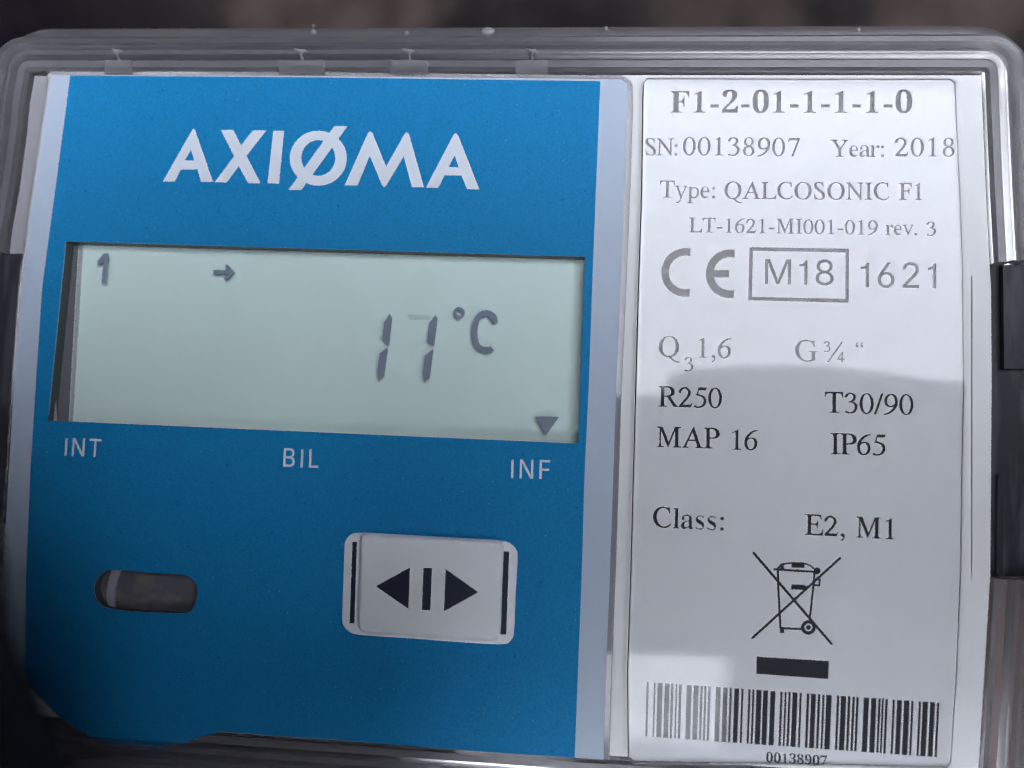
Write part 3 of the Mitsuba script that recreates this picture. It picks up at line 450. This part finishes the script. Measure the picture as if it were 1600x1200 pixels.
# ------------------------------------------------------------------ sensor window
obj('heat_meter__sensor_window__wall', prism(slot_hole.buffer(0.42).difference(slot_hole.buffer(0.04)), -2.1, -0.21), 'frame_dark')
obj('heat_meter__sensor_window', prism(slot_hole.buffer(0.44), -1.9, -1.5), 'sensor_dark', label='dark oblong sensor window')
arc = Polygon([at(x, y, -1.1) for x, y in zoomed([(478, 140), (548, 140), (510, 230), (492, 310), (487, 380), (500, 470), (450, 470), (434, 380), (434, 310), (448, 230)], 80, 860, 5)])
obj('heat_meter__sensor_window__ring', prism(arc, -1.49, -1.1), 'sensor_ring', label='pale curved edge inside the window')

# ------------------------------------------------------------------ push button
obj('heat_meter__button', rounded_prism(flat(btn_out), -0.05, 0.25, 0.1), 'button_white', smooth=35, label='white rocker button with two black triangles')
pad_px = smooth_poly(zoomed([(170, 300), (172, 140), (190, 84), (260, 74), (600, 94), (1000, 116), (1340, 134), (1395, 155), (1412, 220), (1400, 560), (1388, 900), (1368, 985), (1310, 1010), (1000, 994), (600, 964), (230, 938), (175, 915), (155, 840), (160, 560)], 530, 820, 5.517), 5)
obj('heat_meter__button__pad', rounded_prism(flat(pad_px, 1.0), 0.2, 1.1, 0.55), 'button_white', smooth=50)
for q, zz in (([(115, 148), (153, 148), (130, 848), (90, 848)], 0.26), ([(1410, 230), (1465, 230), (1440, 945), (1390, 945)], 0.26)):
    obj('heat_meter__button__bar', prism(flat(zoomed(q, 530, 820, 5.517), zz), zz, zz + 0.03), 'button_black', label='black vertical bar at the side of the button')
for q, nm in (([(315, 530), (610, 368), (598, 725)], 'triangle'), ([(1200, 582), (918, 382), (903, 745)], 'triangle'), ([(727, 371), (800, 373), (785, 737), (713, 733)], 'centre_bar')):
    obj('heat_meter__button__' + nm, prism(flat(zoomed(q, 530, 820, 5.517), 1.1), 1.11, 1.13), 'button_black')

# ------------------------------------------------------------------ information label under its clear pane
ZL = -1.12
paper = pane_poly.buffer(-0.12)
obj('heat_meter__info_label', prism(paper, ZL - 0.14, ZL), 'label_paper', label='white label printed with black serif type, marks and a barcode')
Z0, Z1 = ZL + 0.005, ZL + 0.025
obj('heat_meter__clear_pane', prism(pane_poly, -0.75, -0.2), 'clear_plastic', label='clear glossy pane over the white label')


def line(label, *shapes):
    obj('heat_meter__info_label__lettering', prism(unary_union(shapes), Z0, Z1), 'text_black', label=label)


L = lambda s, *a, **k: text(list(s), *a, ZL, weight=0.012, **k)
line('bold top line reading F1-2-01-1-1-1-0', text(boldk('F1-2-01-1-1-1-0'), 1047, 177.4, 1424, 177.8, 33, ZL, 662))
line('serial number line reading SN:00138907', L('SN:', 1008, 243.5, 1058, 244, 25), L('00138907', 1066.6, 243.2, 1248.6, 245.2, 28.6, unit=676))
line('line reading Year: 2018', L('Year:', 1296, 246, 1380, 246.3, 25.2), L('2018', 1397, 245.2, 1489.7, 245.6, 29, unit=676))
line('line beginning with the word Type', L('Type:', 1030.5, 309.4, 1116.7, 310.6, 25.2), L('QALCOSONIC', 1131.3, 311.2, 1389, 313.2, 25.2), L('F1', 1403, 313.3, 1439.3, 313.4, 25.2))
line('line reading LT-1621-MI001-019 rev. 3', L('LT-1621-MI001-019', 1076.2, 363.5, 1370, 367.5, 21.9), L('rev.', 1382.7, 367.8, 1431.8, 368.3, 21.9), L('3', 1446.8, 369, 1460, 369, 22, unit=676))
line('line reading Q3 1,6', L('Q', 1028.7, 557.5, 1059, 558.4, 30.5), L('3', 1068.7, 580, 1082.5, 580.3, 22, unit=676), L('1,6', 1091, 559, 1142, 560, 30.8, unit=676))
line('short line reading R250', L('R250', 1028, 635.3, 1127.2, 637.6, 30.4))
line('line reading MAP 16', L('MAP', 1025.8, 698.3, 1123.7, 700.8, 30.4), L('16', 1144, 702.4, 1183.3, 703.4, 30.8, unit=676))
line('line reading G 3/4 inch', L('G', 1241.5, 564, 1270.8, 564.6, 30.8), L('3', 1286.5, 549.8, 1298, 550, 16.2, unit=676), L('4', 1307.2, 566, 1320, 566.4, 15.8, unit=676), L('“', 1336, 560.6, 1354.4, 561.2, 25.5, unit=676),
     flat([(1291.2, 566), (1294, 566), (1316.4, 534.6), (1313.6, 534.6)], ZL))
line('line reading T30/90', L('T30/90', 1288, 644.6, 1425.7, 648.2, 31))
line('line reading IP65', L('IP65', 1297, 709.4, 1382.8, 711.4, 31.2))
line('line reading Class: E2, M1', L('Class:', 1019.7, 823, 1130, 828.7, 30.2), L('E2, M1', 1256.8, 835, 1396, 842.2, 30.7))
line('number in small bold digits below the barcode', text(boldk('00138907'), 1196.2, 1189.3, 1291.3, 1195.2, 14.9, ZL, 676, 1.0))

c5 = (1020, 370), 5.0


def half_ring(cx, cy, ro, ri, x_end_top, x_end_bot, bar=None):
    o = Point(cx, cy).buffer(ro, 48).difference(Point(cx, cy).buffer(ri, 48))
    o = o.intersection(Polygon([(cx - 400, cy - 400), (x_end_top, cy - 400), (x_end_bot, cy + 400), (cx - 400, cy + 400)]))
    if bar: o = o.union(box(cx - ri - 10, cy - bar[1], bar[0], cy + bar[1]))
    return o


def px_shape(g, o, k, z):
    return shapely.transform(g, lambda c: np.array([at(o[0] + x / k, o[1] + y / k, z) for x, y in c]))


ce = unary_union([half_ring(256, 282, 190, 132, 297, 281), half_ring(602, 292, 190, 130, 642, 626, (594, 28))])
obj('heat_meter__info_label__conformity_mark', prism(px_shape(ce, *c5, ZL), Z0, Z1), 'text_black', label='CE mark of two open rings')
frame = Polygon([(752, 85), (1527, 97), (1525, 518), (743, 498)], [[(779, 113), (1501, 126), (1499, 488), (771, 472)]])
obj('heat_meter__info_label__box', prism(unary_union([px_shape(frame, *c5, ZL), text(sans('M18'), 1194.4, 444.5, 1301.6, 446.3, 39.3, ZL, 727)]), Z0, Z1), 'text_black', label='M18 in a rectangular outline')
obj('heat_meter__info_label__lettering', prism(text(sans('1621'), 1343.8, 449.3, 1461.3, 451.0, 39.3, ZL, 727), Z0, Z1), 'text_black', label='sans-serif number 1621 beside the boxed M18')

# crossed-out wheeled bin
kb = 5.4545
def stroke(pts, w, cap=2):
    return LineString(pts).buffer(w / 2, cap_style=cap, join_style=2)


binart = unary_union([
    stroke([(93, 75), (752, 845)], 22, 1), stroke([(826, 118), (84, 795)], 20, 1),
    stroke([(298, 225), (303, 400), (320, 715)], 18), stroke([(610, 240), (600, 360), (568, 640)], 18),
    stroke([(262, 213), (610, 234)], 18), stroke([(295, 205), (340, 168), (430, 158), (525, 162), (580, 185), (612, 215)], 14),
    Polygon([(318, 165), (345, 165), (345, 225), (318, 222)]), stroke([(345, 190), (345, 225)], 12),
    Polygon([(415, 165), (525, 165), (525, 200), (415, 198)]),
    Point(632, 227).buffer(29), stroke([(612, 297), (655, 300), (650, 350), (600, 347)], 16),
    Polygon([(413, 340), (530, 347), (548, 365), (520, 388), (410, 384)]),
    stroke([(320, 712), (505, 722)], 18), Polygon([(316, 700), (352, 705), (350, 757), (316, 755)]),
    Point(558, 707).buffer(62).difference(Point(558, 707).buffer(34).difference(Point(558, 707).buffer(20)))])
obj('heat_meter__info_label__bin_symbol', prism(px_shape(binart, (1160, 850), kb, ZL), Z0, Z1), 'text_black', label='crossed-out wheeled bin symbol')
obj('heat_meter__info_label__bar', prism(flat(zoomed([(117, 955), (730, 993), (724, 1145), (115, 1100)], 1160, 850, kb), ZL), Z0, Z1), 'text_black', label='solid black bar under the bin symbol')
b3 = [(68, 90), (143, 162), (182, 235), (256, 306), (322, 347), (370, 388), (405, 432), (484, 537), (557, 609), (627, 652), (668, 691), (708, 733), (787, 838), (862, 910), (930, 953), (980, 1027), (1053, 1074), (1125, 1147), (1167, 1187), (1208, 1262), (1278, 1329), (1354, 1405), (1457, 1480), (1502, 1521), (1540, 1563)]
b4 = [(48, 97), (119, 140), (190, 215), (232, 280), (300, 324), (346, 366), (384, 438), (490, 513), (530, 582), (600, 624), (645, 668), (683, 707), (758, 810), (833, 884), (904, 925), (938, 957), (973, 997), (1046, 1068), (1090, 1138), (1160, 1214), (1232, 1254), (1306, 1328), (1344, 1397), (1419, 1466), (1487, 1510)]
bars = [(1000 + a / 6.667, 1000 + b / 6.667) for a, b in b3] + [(1230 + a / 6.4, 1230 + b / 6.4) for a, b in b4]
bar_shapes = []
for a, b in bars:
    f = (a - 1010) / 456
    yt, yb = 1064.8 + 32.2 * f, 1149.4 + 32.2 * f
    sl = 2.3 + 1.7 * f
    bar_shapes.append(flat([(a, yt), (b, yt + 0.07 * (b - a)), (b - sl, yb + 0.07 * (b - a)), (a - sl, yb)], ZL))
obj('heat_meter__info_label__barcode', prism(unary_union(bar_shapes), Z0, Z1), 'text_black', label='barcode of vertical black bars')

# ------------------------------------------------------------------ the photographer's phone, seen mirrored in the pane
def phone():
    q = box(-0.020, -0.0435, 0.134, 0.0125).buffer(-0.009).buffer(0.009, 16)
    m = trimesh.creation.extrude_polygon(q, 0.0085, engine='earcut')
    M = np.eye(4); M[:3, :3] = R; M[:3, 3] = EYE + R @ np.array([0, 0, 0.0012])
    m.apply_transform(M)
    return m


obj('mobile_phone', phone(), 'phone_case', label='black phone held over the meter, mirrored in the clear pane', category='phone')


def tube(p, r, steps=40, n=48, wrinkle=0.06):
    """A tapered sleeve with folds along the points."""
    p = np.array(p, float); m = len(p)
    t = np.linspace(0, m - 1, steps); q = np.array([[np.interp(v, range(m), p[:, k]) for k in range(3)] for v in t]); rr = np.interp(t, range(m), r)
    for _ in range(4):
        q[1:-1] = (q[:-2] + 2 * q[1:-1] + q[2:]) / 4
    d = np.gradient(q, axis=0); d /= np.linalg.norm(d, axis=1, keepdims=True)
    a = np.cross(d, [0, 0, 1.0]); a /= np.linalg.norm(a, axis=1, keepdims=True); b = np.cross(d, a)
    ang = np.linspace(0, 2 * math.pi, n, endpoint=False); v, f = [], []
    for i in range(len(q)):
        for w in ang:
            k = 1 + wrinkle * math.sin(5 * w + 0.9 * i) * math.sin(0.7 * i)
            v.append(q[i] + rr[i] * k * (math.cos(w) * a[i] + math.sin(w) * b[i]))
    for i in range(len(q) - 1):
        for j in range(n):
            f += [[i * n + j, i * n + (j + 1) % n, (i + 1) * n + (j + 1) % n], [i * n + j, (i + 1) * n + (j + 1) % n, (i + 1) * n + j]]
    m = len(v); v += [q[0], q[-1]]
    f += [[m, (j + 1) % n, j] for j in range(n)] + [[m + 1, (len(q) - 1) * n + j, (len(q) - 1) * n + (j + 1) % n] for j in range(n)]
    return trimesh.Trimesh(np.array(v), f, process=False)


def chain(pts, radii):
    """Hulls of neighbouring spheres, in the phone's own millimetres (x right, y up, z away from the meter)."""
    out = manifold3d.Manifold()
    b = [manifold3d.Manifold.sphere(r, 24).translate(list(map(float, p))) for p, r in zip(pts, radii)]
    for i in range(len(b) - 1):
        out = out + manifold3d.Manifold.batch_hull([b[i], b[i + 1]])
    return out


def in_phone_space(man):
    m = from_man(man.refine_to_length(3.0)); m.merge_vertices()
    m = trimesh.Trimesh(m.vertices, m.faces, process=True)
    trimesh.smoothing.filter_taubin(m, iterations=8)
    m.vertices = EYE + (np.asarray(m.vertices) * MM) @ R.T
    return m


finger = chain([(126, -4, 2), (110, 0, -9), (78, 4, -10), (50, 9, -9), (24, 10, -8)], [10, 9.5, 8.5, 8, 7])
right_hand = chain([(92, -4, 2), (90, -3, -6)], [10, 9.5]) \
    + chain([(96, -18, 2), (86, -17, -11), (62, -16, -11), (44, -15, -9)], [10, 9.5, 8.5, 7.5]) \
    + chain([(97, -33, 2), (86, -33, -11), (64, -32, -11), (47, -31, -9)], [10, 9.5, 8.5, 7.5]) \
    + chain([(96, -47, 3), (86, -48, -9), (66, -49, -9), (50, -49, -7)], [9.5, 9, 8, 7]) \
    + chain([(96, -40, 12), (84, -26, 20), (68, -12, 19)], [12, 9.5, 8]) \
    + manifold3d.Manifold.batch_hull([manifold3d.Manifold.sphere(r, 24).translate(p) for p, r in (((106, -4, 6), 11), ((108, -48, 8), 12), ((88, -66, 10), 14), ((116, -62, 10), 15))])
left_hand = chain([(-30, -12, 4), (-27, -13, -9), (-20, -14, -8)], [9.5, 9, 7.5]) + chain([(-32, -28, 4), (-28, -29, -10), (-17, -29, -9)], [9.5, 9, 7.5]) \
    + chain([(-31, -43, 4), (-28, -44, -9), (-18, -44, -8)], [9, 8.5, 7]) + chain([(-34, -34, 12), (-20, -22, 20), (-6, -12, 19)], [12, 9.5, 8]) \
    + manifold3d.Manifold.batch_hull([manifold3d.Manifold.sphere(r, 24).translate(p) for p, r in (((-40, -6, 6), 11), ((-42, -46, 8), 12), ((-54, -34, 6), 16), ((-56, -12, 4), 15))])
sl = [[-0.20, -0.34, H + 0.02], [-0.110, -0.155, H + 0.046], [-0.0612, -0.066, H + 0.056], [-0.0596, -0.023, H + 0.070], [-0.052, 0.002, H + 0.104]]
labels['person'] = {'label': 'person in a black coat and dark gloves holding a phone over the meter', 'category': 'person'}
obj('person__sleeve', tube(sl, [0.075, 0.056, 0.043, 0.038, 0.028]), 'sleeve', smooth=60)
obj('person__sleeve', tube([[0.34, -0.40, H + 0.06], [0.23, -0.22, H + 0.09], [0.152, -0.092, H + 0.105]], [0.075, 0.055, 0.040]), 'sleeve', smooth=60)
obj('person__glove', in_phone_space(left_hand), 'sleeve', smooth=60)
obj('person__glove', in_phone_space(right_hand.translate([34, 0, 0]) + finger), 'sleeve', smooth=60)
